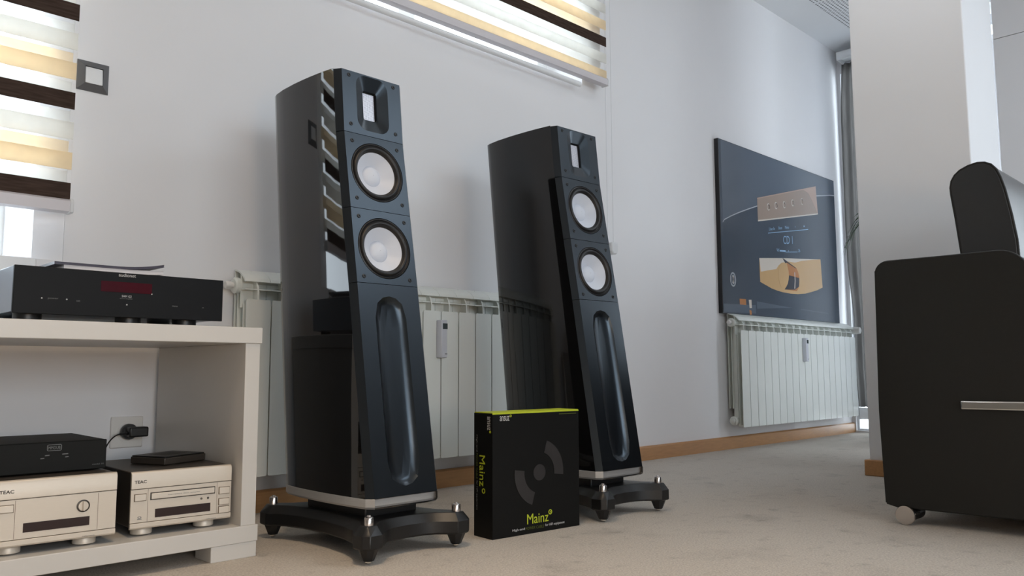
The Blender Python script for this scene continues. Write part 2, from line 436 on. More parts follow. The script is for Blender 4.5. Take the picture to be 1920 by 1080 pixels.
def window(name, axis, u0, u1, z0, z1, t0, t1, mull=(), trans=(), fw=.06):
    """frame of bars (one mesh) with every pane a child"""
    mb = MB()
    def bx(mb, a0, a1, c0, c1, b0, b1):
        return mb.box(a0, a1, c0, c1, b0, b1) if axis == 'x' else mb.box(c0, c1, a0, a1, b0, b1)
    bx(mb, u0, u0+fw, t0, t1, z0, z1); bx(mb, u1-fw, u1, t0, t1, z0, z1)
    bx(mb, u0+fw, u1-fw, t0, t1, z0, z0+fw); bx(mb, u0+fw, u1-fw, t0, t1, z1-fw, z1)
    for m in mull: bx(mb, m-.04, m+.04, t0, t1, z0+fw, z1-fw)
    for t, hh in trans: bx(mb, u0+fw, u1-fw, t0+.002, t1-.002, t-hh, t+hh)
    fr = struct(mb.build(name, M_pvc, bevel=.003))
    us = [u0+fw]+[x for m in mull for x in (m-.04, m+.04)]+[u1-fw]
    zs = [z0+fw]+[x for t, hh in trans for x in (t-hh, t+hh)]+[z1-fw]
    tm = (t0+t1)/2
    for i in range(0, len(us), 2):
        for j in range(0, len(zs), 2):
            p = MB(); bx(p, us[i]-.003, us[i+1]+.003, tm-.003, tm+.003, zs[j]-.003, zs[j+1]+.003)
            p.build('pane', M_glass, fr, flat=True)
    return fr
window('window_1', 'x', WL[0]-.05, WL[1]-.017, WL[2]-.05, WL[3]+.05, 2.602, 2.66, mull=(-.25,), fw=.062)
window('window_2', 'x', WM[0], WM[1], WM[2], WM[3], 2.50, 2.57, mull=(1.9,))
window('window_3', 'y', FAR[0], FAR[1], FAR[2], FAR[3], XR+.03, XR+.09, trans=((.124, .038),), fw=.012)
window('window_4', 'y', CL[0], CL[1], CL[2], CL[3], 5.12, 5.17, trans=((2.4225, .0245),), fw=.006)
window('window_5', 'y', RW[0], RW[1], RW[2], RW[3], 4.64, 4.69, mull=(-.475,))
window('unseen_window_6', 'x', FW[0], FW[1], FW[2], FW[3], YF-.14, YF-.07, mull=(-.9, .7))  # unseen window, added for even frontal fill on the radiator wall
struct(MB().prism([(.6415, 2.2865), (.575, 2.306), (.575, 2.599), (.6415, 2.599)], 'z', .7005, 2.3495).build('trim_4', M_wall, flat=True))
struct(MB().box(-.92, .577, 2.262, 2.6, .66, .699).build('trim_3', M_pvc, bevel=.004))

# ================================================================== ZEBRA BLINDS
PER = .0782
def blind(label, xr, xl, ztop, zbar, dark_top, back_top, wand=False):
    t = thing('roller_blind', label, 'blind', ((xl+xr)/2, 2.235, zbar))
    c = Vector(t.location); hw = (xr-xl)/2
    yf, yb = 2.217-c.y, 2.252-c.y
    MB().box(-hw-.01, hw+.01, -.045, .045, ztop-zbar, ztop-zbar+.09).build('cassette', M_bar, t, bevel=.008)
    for nm, y in (('front_sheer', yf), ('back_sheer', yb)):
        MB().add([(-hw, y+.0008, .02), (hw, y+.0008, .02), (hw, y+.0008, ztop-zbar), (-hw, y+.0008, ztop-zbar)], [(0, 1, 2, 3)]).build(nm, M_sheer, t, flat=True)
    cols = [M_band_d, M_band_g, M_band_b]; hh = .0443
    def band(z, y, m, nm, sub=0):
        if z-hh < zbar+.024 : z0 = zbar+.024
        else: z0 = z-hh
        if z > ztop or z <= z0: return
        MB().box(-hw, hw, y-.0008, y+.0004, z0-zbar, z-zbar).build(nm, m, t, flat=True)
    kmax = int((ztop-dark_top)/PER)
    for k in range(-kmax, 30):
        z = dark_top-k*PER
        if z < zbar+.03: break
        band(z, yf, cols[k % 3], 'front_band')
    k0 = int((ztop-back_top)/PER)
    for k in range(-k0, 30):
        z = back_top-k*PER
        if z < zbar+.03: break
        band(z, yb, [M_band_g, M_band_b, M_band_g][k % 3], 'back_band')
    MB().prism([(-.024, .002), (.004, .0), (.012, .006), (.012, .03), (.006, .034), (-.018, .034), (-.026, .028)], 'x', -hw, hw).build('bottom_bar', M_bar, t, sharp=40)
    cap = MB().prism([(-.026, -.001), (.012, -.001), (.014, .006), (.014, .032), (-.02, .0365), (-.028, .028)], 'x', hw-.001, hw+.008)
    cap.build('end_cap', M_cap, t, bevel=.002)
    return t
blind('zebra roller blind with brown, grey and beige stripes over the low window above the amplifier', .632, -1.02, 2.40, .815, 1.360, 1.319)
bm_ = blind('zebra roller blind with brown, grey and beige stripes high up above the two speakers', 2.81, 1.05, 2.42, 1.690, 1.915, 1.815)
# bead chain and its tensioner hang at the right end of the high blind
def chain(parent):
    c = Vector(parent.location)
    mb = MB()
    for x, n0 in ((2.826, 0), (2.866, 1)):
        z = .965
        while z < 2.44:
            mb.add([(x+.0022-c.x, 2.237-c.y, z-c.z), (x-.0022-c.x, 2.237-c.y, z-c.z), (x-c.x, 2.2392-c.y, z-c.z), (x-c.x, 2.2348-c.y, z-c.z), (x-c.x, 2.237-c.y, z+.0026-c.z), (x-c.x, 2.237-c.y, z-.0026-c.z)],
                   [(0,2,4),(2,1,4),(1,3,4),(3,0,4),(2,0,5),(1,2,5),(3,1,5),(0,3,5)], True)
            z += .0062
    o = mb.build('bead_chain', M_cap, parent, sharp=180); o['kind'] = 'stuff'
    MB().prism([(2.843-c.x, .945-c.z), (2.853-c.x, .931-c.z), (2.878-c.x, .931-c.z), (2.888-c.x, .945-c.z), (2.888-c.x, .985-c.z), (2.843-c.x, .985-c.z)], 'y', 2.226-c.y, 2.284-c.y).build('chain_tensioner', M_cap, parent, bevel=.006, seg=3)
chain(bm_)
MB().cyl((-1.0-.0, .0, -.03), (2.645-1.93, 0, -.03), .0115, 24).cyl((2.645-1.93, 0, -.03), (2.652-1.93, 0, -.03), .004, 12).build('weight_rod', M_pvc, bm_)

# ================================================================== SWITCH, SOCKET
t = thing('wall_switch', 'square dark grey light switch with white rocker beside the left blind', 'switch', (.691, YW, 1.20))
def frame_ring(w, h, win, hin, y0, y1, parent):
    mb = MB(); o = [(-w, -h), (w, -h), (w, h), (-w, h)]; i = [(-win, -hin), (win, -hin), (win, hin), (-win, hin)]
    vs = [(x, 0, z) for x, z in o]+[(x, y0, z) for x, z in o]+[(x, y1, z) for x, z in i]+[(x, -.002, z) for x, z in i]
    fs = []
    for k in range(4):
        k2 = (k+1) % 4
        for r in range(3): fs.append((r*4+k, r*4+k2, (r+1)*4+k2, (r+1)*4+k))
    mb.add(vs, fs); mb.add(vs, [])
    return mb.build('frame', M_switchf, parent, flat=True)
frame_ring(.0395, .0405, .0225, .0235, -.003, -.0145, t)
MB().add([(-.0215,-.003,-.0225),(.0215,-.003,-.0225),(.0215,-.003,.0225),(-.0215,-.003,.0225),(-.0215,-.0165,-.0225),(.0215,-.0165,-.0225),(.0215,-.0125,.0225),(-.0215,-.0125,.0225)],
         [(0,1,2,3),(4,5,6,7),(0,1,5,4),(1,2,6,5),(2,3,7,6),(3,0,4,7)]).build('rocker', M_switch, t, bevel=.0015)

t = thing('power_socket', 'white square wall socket above the low shelf of the bench', 'socket', (.817, YW, .256))
MB().box(-.041, .041, -.009, 0, -.041, .041).build('plate', M_sock, t, bevel=.003)
MB().lathe([(.026, -.0092), (.026, -.011), (.0215, -.011), (.02, -.003)], axis=(0, 1, 0), n=32, caps=False).build('socket_well', M_sock, t)
t = thing('plug_adapter', 'black plug in adapter in the white wall socket with a thin cord', 'adapter', (.817, YW-.0125, .258))
MB().lathe([(.018, 0), (.0205, -.004), (.0205, -.016), (.018, -.02)], axis=(0, 1, 0), n=24).build('plug_body', M_darkpl, t)
MB().box(-.012, .037, -.048, -.018, -.013, .013).build('adapter_housing', M_darkpl, t, bevel=.004, seg=3)
MB().tube([(-.01, -.03, -.002), (-.02, -.032, -.003), (-.031, -.033, -.004)], [.005, .004, .003]).build('strain_relief', M_darkpl, t)
pts = []
for k in range(15):
    a = k/14
    pts.append((-.031-.055*math.sin(a*1.5), -.033-.02*a, -.004-.12*a*a-.005*a))
MB().tube(pts, .0018, 6).build('cord', M_darkpl, t)

# ================================================================== RADIATORS
YR = 2.189
PW = .08095
def radiator_section():
    mb = MB()
    hw = .0385
    mb.prism([(-hw, .119), (-hw+.004, .116), (hw-.004, .116), (hw, .119), (hw, .618), (hw-.004, .623), (-hw+.004, .623), (-hw, .618)], 'y', 0, .003)
    # front fin and end of the head
    fin = [(.003, .116), (.05, .116), (.05, .69), (.030, .686), (.018, .679), (.008, .662), (.003, .645)]
    mb.prism(fin, 'x', -.0025, .0025)
    mb.box(-.0398, .0398, .006, .034, .651, .6545)                # little shelf inside the head
    mb.box(-.0398, .0398, .034, .038, .60, .70)                   # recess wall
    cap = [(.008, .676), (.014, .686), (.026, .697), (.045, .707), (.062, .713), (.078, .716), (.078, .711), (.062, .708), (.045, .702), (.028, .692), (.017, .681), (.012, .674)]
    mb.prism(cap, 'x', -.0399, .0399)
    mb.box(-.0015, .0015, .05, .079, .21, .71)
    mb.box(-.037, .037, .078, .081, .212, .712)                   # rear fins
    mb.box(-.037, .037, .058, .0605, .212, .66)
    mb.box(-.037, .037, .022, .0245, .125, .61)
    mb.lathe([(.019, -.04), (.019, .04)], (0, .05, .665), (1, 0, 0), 12)
    mb.lathe([(.019, -.04), (.019, .04)], (0, .05, .148), (1, 0, 0), 12)
    mb.box(-.02, .02, .038, .064, .15, .66)
    return mb.mesh('section', M_rad)
SEC = radiator_section()
def radiator(label, x0, n, valve=False):
    t = thing('radiator', label, 'radiator', (x0, YR, 0))
    for k in range(n):
        o = bpy.data.objects.new('section', SEC); COL.objects.link(o); o.parent = t; o.location = (PW*(k+.5), 0, 0)
    for z in (.665, .148):
        MB().lathe([(.022, .002), (.0235, -.004), (.0235, -.012), (.019, -.016)], (0, .05, z), (1, 0, 0), 20).build('bushing', M_rad, t)
        if z > .5: MB().lathe([(.0085, -.014), (.0085, -.024), (.0115, -.024), (.0115, -.036), (.009, -.040)], (0, .05, z), (1, 0, 0), 16).build('air_vent_plug', M_sock, t)
        else: MB().lathe([(.012, -.015), (.012, -.022), (.008, -.024)], (0, .05, z), (1, 0, 0), 16).build('end_plug', M_rad, t)
    return t
def meter(parent, x, z0, z1):
    m = MB().prism([(x-.0185, 0), (x-.0185, -.014), (x-.012, -.024), (x+.012, -.024), (x+.0185, -.014), (x+.0185, 0)], 'z', z0, z1).build('heat_meter', M_meter, parent, bevel=.003)
    m['label'] = 'grey heat cost meter with a small screen'
    MB().box(x-.008, x+.013, -.0246, -.0238, z1-.032, z1-.012).build('screen', M_lcd, m, flat=True)
    MB().box(x+.002, x+.012, -.0244, -.0238, z0+.012, z0+.015).build('mark', M_printdim, m, flat=True)
rl = radiator('white panelled radiator on the wall behind the two speakers', 1.0978, 14)
meter(rl, 1.822-1.0978, .460, .591)
rr = radiator('white panelled radiator under the dark framed picture', 3.8727, 18)
meter(rr, 4.592-3.8727, .462, .599)
xv = 18*PW
MB().cyl((xv, .05, .665), (xv+.034, .05, .665), .009).cyl((xv+.004, .05, .665), (xv+.014, .05, .665), .016, 6).build('valve_pipe', M_chromeM, rr)
MB().lathe([(.017, 0), (.023, .01), (.024, .055), (.021, .075), (.012, .08)], (xv+.032, .055, .668), (.05, -1, 0), 20).build('thermostat_head', M_sock, rr)

# ================================================================== PICTURE
t = thing('wall_picture', 'dark slate photo print of an amplifier above the right radiator', 'picture', (3.822, YW, .715))
PWD, PHT = 1.450, .950
MB().box(0, PWD, -.0245, 0, 0, PHT).build('canvas_block', M_edge, t, flat=True)
O = (0, -.0248, 0)
poly('print_ground', [(.004, .002), (PWD-.002, .002), (PWD-.002, PHT-.002), (.004, PHT-.002)], O, X, Z, M_canvas, t, .0003)
def pp(nm, pts, m, l): return poly(nm, pts, O, X, Z, m, t, .0003, .0002+.0003*l)
arc = [(.025,.495),(.041,.51),(.112,.539),(.193,.568),(.3,.603),(.398,.633),(.6,.69),(.9,.76),(1.188,.812),(1.389,.846),(1.447,.852)]
pp('upper_shade', arc+[(1.447, .946), (.025, .946)], M_canvas2, 1)
pp('horizon_line', arc+[(p[0], p[1]-.006) for p in reversed(arc)], M_line, 2)
pn = [(.406,.68),(1.172,.869),(1.188,.688),(.407,.543)]
pp('button_panel', pn, M_bronze, 3)
pp('panel_reflection', [(.982,.82),(1.172,.869),(1.188,.688),(1.168,.709),(1.111,.768),(1.062,.808)], M_pink, 4)
pp('panel_rim', [(.407,.543),(1.188,.688),(1.188,.695),(.407,.551)], M_cream, 5)
pp('panel_rim', [(.406,.674),(1.172,.862),(1.172,.869),(.406,.68)], M_pink, 5)
for i, (x, z) in enumerate(((.536,.645),(.629,.666),(.733,.686),(.844,.713),(.97,.74))):
    annulus('push_button', x, z, .017, .0125, O, X, Z, M_cream, t, 1.25, .0003, 20, 60, 330 if i < 2 else 420, .0018)
    annulus('push_button', x+.004, z, .012, .009, O, X, Z, M_navy, t, 1.25, .0003, 16, -60, 120, .0018)
pp('menu_line', [(.522,.487),(1.041,.571),(1.041,.575),(.522,.491)], M_blue, 4)
sl = Vector((.519, 0, .084)).normalized()
for s, x, z, w in (('Line In', .535, .506, .07), ('Bass', .651, .5255, .046), ('Menu', .733, .539, .05), ('+', .861, .562, .01), ('-', .98, .58, .012)):
    text('lettering', s, (x, -.0262, z), sl, Z, w, .018 if len(s) > 1 else .01, M_blue, t, .0003)
text('lettering', 'CD 1', (.704, -.0262, .444), Vector((.12, 0, .013)), Z, .12, .05, M_blue, t, .0003)
pp('level_bar', [(.655,.394),(.729,.399),(.729,.409),(.655,.404)], M_blue, 4)
pp('level_line', [(.729,.397),(.884,.413),(.884,.416),(.729,.4)], M_blue, 4)
pp('level_tick', [(.766,.405),(.769,.405),(.769,.414),(.766,.414)], M_blue, 4)
text('lettering', 'Vol', (.618, -.0262, .39), Vector((.12, 0, .013)), Z, .03, .02, M_blue, t, .0003)
text('lettering', '26', (.893, -.0262, .414), Vector((.12, 0, .013)), Z, .027, .02, M_blue, t, .0003)
pp('gold_window', [(.407,.332),(.684,.358),(1.198,.398),(1.212,.219),(1.14,.198),(1.068,.183),(.97,.165),(.866,.155),(.77,.152),(.677,.154),(.61,.159),(.543,.167),(.408,.196)], M_goldp, 3)
pp('pale_reflection', [(.407,.332),(.684,.358),(.719,.336),(.672,.329),(.634,.31),(.605,.286),(.419,.255)], M_cream, 4)
pp('pale_reflection', [(.684,.358),(1.198,.398),(1.1,.388),(.932,.364),(.843,.345),(.738,.344)], M_cream, 4)
pp('knob_side', [(.738,.335),(.80,.328),(.86,.312),(.88,.292),(.893,.265),(.893,.235),(.888,.21),(.873,.187),(.853,.172),(.805,.172),(.70,.172),(.727,.199),(.745,.23),(.757,.262),(.757,.29)], M_orange, 4)
pp('knob_band', [(.758,.261),(.892,.255),(.889,.22),(.884,.201),(.829,.179),(.697,.172),(.727,.195),(.745,.225)], M_navy, 5)
pp('knob_glint', [(.822,.185),(.833,.187),(.840,.235),(.838,.285),(.831,.285),(.831,.235)], M_cream, 6)
pp('knob_face', [(.672,.329),(.70,.333),(.725,.327),(.745,.31),(.756,.285),(.758,.26),(.752,.235),(.74,.21),(.72,.19),(.69,.176),(.66,.18),(.64,.2),(.625,.24),(.63,.28),(.645,.31)], M_goldp, 6)
pp('dark_streak', [(.684,.358),(.70,.355),(.86,.312),(.85,.311),(.738,.336),(.72,.33)], M_navy, 7)
annulus('round_emblem', .112, .187, .031, .024, O, X, Z, M_line, t, 1.28, .0003, 28, 0, 360, .001)
annulus('round_emblem', .114, .187, .017, .013, O, X, Z, M_line, t, 1.5, .0003, 20, 0, 360, .001)
pp('emblem_stroke', [(.109,.165),(.118,.168),(.115,.188),(.119,.208),(.110,.206),(.112,.188)], M_cream, 3)
pp('copper_foot', [(.174,.086),(.242,.087),(.244,.055),(.176,.054)], M_orange, 3)
pp('pale_foot', [(.273,.086),(.303,.088),(.304,.041),(.28,.039)], M_cream, 3)
pp('foot_reflection', [(.277,.03),(.299,.027),(.302,.005),(.281,.003)], M_orange, 3)
pp('table_reflection', [(.362,.082),(.791,.067),(.362,.041)], M_canvas2, 3)
pp('table_shade', [(.006,.05),(.35,.06),(.35,.012),(.006,.006)], M_canvas2, 2)
pp('table_line', [(.897,.066),(1.278,.058),(1.278,.056),(.897,.062)], M_canvas2, 3)

# ================================================================== SPEAKERS
SEG = [(.13, -.179), (.625, -.097), (.811, -.064), (1.007, -.030), (1.172, -.013)]
def yfront(z):
    for (z0, y0), (z1, y1) in zip(SEG, SEG[1:]):
        if z <= z1: return y0+(y1-y0)*(z-z0)/(z1-z0)
    return SEG[-1][1]
def yback(z): return .203+(z-.13)*.105
TW = [(0, .1036), (.06, .1062), (.12, .1084), (.2, .1108), (.3, .1130), (.42, .1146), (.55, .1150), (.75, .1128), (.9, .1066), (.965, .1005), (.992, .093), (1.0, .082)]
def outline(z, grow=0, plinth=False):
    yf, yb = yfront(max(z, .13)), yback(max(z, .13))
    left = []
    for tt, w in TW:
        y = yf+.0165+(yb-yf-.0165)*tt
        left.append((-w, y))
    front = [(-.09, yf+.046)] if not plinth else [(-.1036, yf+.0155), (-.09, yf-.001)]
    pts = front+left
    return [(x, y, z) for x, y in pts]+[(-x, y, z) for x, y in reversed(pts)]
def sdf_radial(fn, a):
    lo, hi = 0, 1.0; c, s = math.cos(a), math.sin(a)
    for _ in range(34):
        m = (lo+hi)/2
        if fn(m*c, m*s) > 0: hi = m
        else: lo = m
    return (lo*c, lo*s)
def rect_f(xl, xr, sb, st): return lambda x, s: max(xl-x, x-xr, sb-s, s-st)
def rrect_f(hx, hs, r):
    def f(x, s):
        qx, qs = abs(x)-hx+r, abs(s)-hs+r
        return math.hypot(max(qx, 0), max(qs, 0))+min(max(qx, qs), 0)-r
    return f
def circ_f(r): return lambda x, s: math.hypot(x, s)-r

def speaker(label, loc, rz):
    t = thing('floor_speaker', label, 'speaker', loc, rz, 'black floor standing speakers')
    zs = [.13, .25, .4, .52, .625, .72, .811, .91, 1.007, 1.09, 1.16, 1.172]
    b = MB().loft([outline(z) for z in zs])
    b.build('cabinet', M_blackgloss, t, sharp=38)
    # four baffle modules with real recesses, seams between them
    for k in range(4):
        (z0, y0), (z1, y1) = SEG[k], SEG[k+1]
        Lg = math.hypot(z1-z0, y1-y0); vs_ = Vector((0, (y1-y0)/Lg, (z1-z0)/Lg)); n = Vector((0, -vs_.z, vs_.y))
        O = Vector((0, y0, z0)); g = .0007
        def P(x, s, d): return O+X*x+vs_*s-n*d
        zc = (.3735, .716, .9125, 1.0945)[k]; sc = (zc-z0)/(z1-z0)*Lg
        hw = .0895
        outer = rect_f(-hw, hw, g-sc, Lg-g-sc)
        if k == 3: loops = [(outer, 0), (rrect_f(.0487, .0738, .029), 0), (rrect_f(.021, .0392, .004), .0125), (rrect_f(.0195, .0375, .002), .0155)]
        elif k == 0: loops = [(outer, 0), (rrect_f(.0457, .2255, .0455), 0), (rrect_f(.0425, .2215, .0422), .0035), (rrect_f(.036, .215, .0358), .0085), (rrect_f(.028, .207, .0278), .0112), (rrect_f(.012, .19, .0118), .012)]
        else: loops = [(outer, 0), (circ_f(.0785), 0), (circ_f(.0775), .005), (circ_f(.0765), .012)]
        angs = [2*math.pi*i/72 for i in range(72)]
        for cx in (-hw, hw):
            for cs in (g-sc, Lg-g-sc): angs.append(math.atan2(cs, cx) % (2*math.pi))
        angs = sorted(set(angs))
        mb = MB(); na = len(angs); vs = []
        for fn, d in loops:
            for a in angs:
                x, s = sdf_radial(fn, a); vs.append(P(x, sc+s, d))
        fs = [(i*na+j, i*na+(j+1) % na, (i+1)*na+(j+1) % na, (i+1)*na+j) for i in range(len(loops)-1) for j in range(na)]
        if k == 0: fs.append(tuple((len(loops)-1)*na+j for j in range(na)))
        mb.add(vs, fs, True)
        # chamfered side cheeks, top and bottom returns
        for sgn in (-1, 1):
            q = [(sgn*hw, 0), (sgn*.1035, .016), (sgn*.1035, .024)]
            for (xa, da), (xb, db) in zip(q, q[1:]):
                mb.add([P(xa, g, da), P(xb, g, db), P(xb, Lg-g, db), P(xa, Lg-g, da)], [(0, 1, 2, 3)])
        for s in (g, Lg-g):
            mb.add([P(-.1035, s, .024), P(-.1035, s, .016), P(-hw, s, 0), P(hw, s, 0), P(.1035, s, .016), P(.1035, s, .024)], [(0, 1, 2, 3, 4, 5)])
        mb.build(('lower_panel', 'woofer_panel', 'woofer_panel', 'tweeter_panel')[k], M_baffle, t, sharp=12 if k == 3 else 24)
        C0 = P(0, sc, 0)
        if k in (1, 2):
            w = MB().lathe([(.0776, -.006), (.0768, -.0005), (.0742, .0005), (.0722, -.003), (.0705, -.0035), (.0685, .0005), (.0655, .0028), (.0625, .0022), (.0597, -.0015), (.058, -.005), (.0562, -.006)], C0, n, 56, caps=False).build('woofer', M_rub, t, sharp=50)
            MB().lathe([(.0567, -.0058), (.045, -.0145), (.034, -.0225), (.0272, -.0275)], C0, n, 48, caps=False).build('cone', M_cone, w, sharp=60)
            MB().lathe([(.0272, -.0275), (.0265, -.0262), (.0225, -.0225), (.016, -.0192), (.008, -.0176), (.0005, -.0172)], C0, n, 40, caps=False).build('dust_cap', M_cone, w, sharp=60)
            MB().lathe([(.08, -.046), (.0765, -.012)], C0, n, 24, caps=False).build('basket', M_darkpl, w)
        if k == 3:
            fr = MB().add([P(-.0196, sc-.0376, .0153), P(.0196, sc-.0376, .0153), P(.0196, sc+.0376, .0153), P(-.0196, sc+.0376, .0153),
                           P(-.0196, sc-.0376, .021), P(.0196, sc-.0376, .021), P(.0196, sc+.0376, .021), P(-.0196, sc+.0376, .021)],
                          [(0,1,5,4),(1,2,6,5),(2,3,7,6),(3,0,4,7),(4,5,6,7)]).build('tweeter', M_darkpl, t, flat=True)
            MB().add([P(-.018, sc-.036, .0195), P(.018, sc-.036, .0195), P(.018, sc+.036, .0195), P(-.018, sc+.036, .0195)], [(0, 1, 2, 3)]).build('grille', M_grille, fr, flat=True)
        if k:
            for z in ((.641, .7905), (.837, .986), (1.030, 1.1595))[k-1]:
                for x in (-.0685, .0685):
                    s = (z-z0)/(z1-z0)*Lg
                    sq = MB().lathe([(.0052, .0002), (.0052, .001), (.0042, .0018), (.0022, .0018), (.0021, .0004), (.0002, .0004)], P(x, s, 0), n, 12, caps=False).build('screw', M_darkpl, t)
    # aluminium plinth under the cabinet
    o1 = outline(.130, plinth=True); o2 = [(x, y, .1275) for x, y, z in o1]
    def inset(pts, d, z):
        cy = .012; return [(x*(1-d/.11), cy+(y-cy)*(1-d/.19), z) for x, y, _ in pts]
    MB().loft([inset(o1, .0, .1298), inset(o1, -.0005, .129), inset(o1, -.0005, .112), inset(o1, .003, .107), inset(o1, .016, .104)]).build('plinth', M_alu, t, sharp=30)
    MB().box(-.075, .075, -.12, .13, .078, .105).build('spacer', M_darkpl, t, bevel=.004)
    # cross shaped stand with chamfered top
    q = [(-.098, -.226), (-.108, -.236), (-.140, -.236), (-.153, -.224), (-.155, -.192), (-.148, -.182), (-.128, -.150), (-.113, -.09), (-.107, 0)]
    half = q+[(x, -y) for x, y in reversed(q[:-1])]
    fr = [(-.07, -.199), (-.045, -.188), (0, -.183)]
    ring = [(0, -.183), (-.045, -.188), (-.07, -.199)]+half+[(-.07, .199), (-.045, .188), (0, .183), (.045, .188), (.07, .199)]+[(-x, y) for x, y in reversed(half)]+[(.07, -.199), (.045, -.188)]
    def shrink(p, d):
        r_ = []
        m = len(p)
        for i in range(m):
            a = Vector(p[i-1]); b_ = Vector(p[i]); c = Vector(p[(i+1) % m])
            e = (c-a).normalized(); nn = Vector((e.y, -e.x))
            r_.append((b_.x+nn.x*d, b_.y+nn.y*d))
        return r_
    area2 = sum(ring[i-1][0]*ring[i][1]-ring[i][0]*ring[i-1][1] for i in range(len(ring)))
    sg = 1 if area2 < 0 else -1
    rings = []
    for d, z in ((.004, .033), (0, .036), (0, .063), (.016, .082)):
        rings.append([(x, y, z) for x, y in shrink(ring, sg*d)])
    MB().loft(rings, smooth=False).build('stand_base', M_darkpl, t, bevel=.0015)
    for sx in (-1, 1):
        for sy in (-1, 1):
            c = (sx*.125, sy*.208, 0)
            f = MB().lathe([(.0225, .037), (.0222, .031), (.0125, .008), (.0115, .007)], c, (0, 0, 1), 8).build('foot', M_darkpl, t, sharp=30)
            MB().lathe([(.0085, .0075), (.0085, .004), (.0035, 0)], c, (0, 0, 1), 14).build('spike', M_chrome, f)
            MB().lathe([(.0105, .08), (.0105, .097), (.0095, .099), (.005, .1005), (.004, .103), (.0005, .1035)], c, (0, 0, 1), 12).build('levelling_knob', M_chromeM, t, sharp=30)
    return t
sp = speaker('black floor speaker nearest the white bench, reflecting the window in its side', (1.178, 1.711, 0), R(0))
s2 = dup_tree(sp); s2.location = (1.925, 1.655, 0); s2.rotation_euler = (0, 0, R(-1.7))
s2['label'] = 'black floor speaker standing behind the black cable box, right of the other'

# ================================================================== CABLE BOX
bx = thing('cable_box', 'black retail box with lime top edge standing on the carpet before the right speaker', 'box', (1.411, 1.491, 0), math.atan2(-.028, .297))
BW, BD, BH = .2985, .0765, .310
MB().box(0, BW, 0, BD, 0.0, BH-.002).build('carton', M_boxblk, bx, bevel=.0015)
MB().box(.001, BW-.001, .001, BD-.001, BH-.0019, BH).build('lid', M_lime, bx, flat=True)
MB().box(.0, .014, -.0008, .0002, .004, BH-.006).build('lid_flap', M_boxblk, bx, flat=True)
MB().box(.0006, BW-.0006, -.0007, .0006, BH-.0045, BH-.0015).build('lid_edge', M_lime, bx, flat=True)
OB = (0, -.0003, 0)
text('lettering', 'ansuz', (.0235, -.0004, .2885), X, Z, .031, .0125, M_print, bx)
annulus('logo_ring', .0588, .3005, .0032, .0018, OB, X, Z, M_lime, bx, n=16)
text('lettering', 'Mainz', (.112, -.0004, .0245), X, Z, .073, .025, M_lime, bx)
annulus('logo_ring', .1915, .0475, .0064, .0041, OB, X, Z, M_lime, bx, n=24)
poly('logo_dot', ringpts(.1915, .0475, .0016, n=12), OB, X, Z, M_lime, bx)
text('lettering', 'High-end', (.063, -.0004, .0105), X, Z, .041, .0075, M_print, bx)
text('lettering', 'POWER CABLE', (.1075, -.0004, .0108), X, Z, .062, .0072, M_limedk, bx)
text('lettering', 'for HiFi equipment', (.1735, -.0004, .0108), X, Z, .0685, .0085, M_print, bx)
poly('fine_print', [(.226, .2985), (.289, .2985), (.289, .3005), (.226, .3005)], OB, X, Z, M_limedk, bx)
poly('disc_print', ringpts(.155, .152, .0208, n=32), OB, X, Z, M_greypr, bx)
annulus('arc_print', .155, .152, .084, .0515, OB, X, Z, M_greypr, bx, n=24, a0=-8, a1=72)
annulus('arc_print', .155, .152, .084, .0515, OB, X, Z, M_greypr, bx, n=24, a0=172, a1=252)
# left side face (faces -x): text runs downwards
nD = Vector((0, 0, -1)); uL = Vector((0, 1, 0))
def side(s, y, z, w, h, m): return text('lettering', s, (-.0004, y, z), nD, Vector((0, -1, 0)), w, h, m, bx)
side('ansuz', .0195, .3005, .034, .0115, M_print)
def sring(name, y, z, r, ri, m): return annulus(name, 0, 0, r, ri, (-.0003, y, z), Vector((0, -1, 0)), Z, m, bx, n=20)
sring('logo_ring', .0085, .2625, .0032, .0018, M_lime)
side('Mainz', .052, .2025, .077, .0225, M_lime)
sring('logo_ring', .0355, .115, .0064, .0041, M_lime)
side('High-end', .066, .2525, .042, .006, M_printdim)
side('POWER CABLE', .066, .2065, .064, .006, M_limedk)
side('for HiFi equipment', .066, .1385, .073, .0065, M_printdim)

# ================================================================== BENCH
tb = thing('tv_bench', 'white open media bench under the left window holding the hifi units', 'bench', (.2, 2.0, 0))
def bb_(x0, x1, y0, y1, z0, z1): return MB().box(x0-.2, x1-.2, y0-2.0, y1-2.0, z0, z1)
bb_(-.62, .921, 1.748, 2.255, .4795, .516).build('top_board', M_bench, tb, bevel=.0015)
bb_(-.62, .923, 1.75, 2.255, .034, .0705).build('bottom_shelf', M_bench, tb, bevel=.0015)
bb_(.882, .9175, 1.752, 2.25, .0705, .4795).build('side_panel', M_bench, tb, bevel=.001)
bb_(-.615, -.58, 1.752, 2.25, .0705, .4795).build('side_panel', M_bench, tb, bevel=.001)
bb_(.815, .921, 1.752, 1.83, 0, .034).build('foot', M_bench, tb, bevel=.001)
bb_(.815, .921, 2.14, 2.25, 0, .034).build('foot', M_bench, tb, bevel=.001)
bb_(-.61, -.5, 1.752, 1.83, 0, .034).build('foot', M_bench, tb, bevel=.001)
bb_(-.61, -.5, 2.14, 2.25, 0, .034).build('foot', M_bench, tb, bevel=.001)

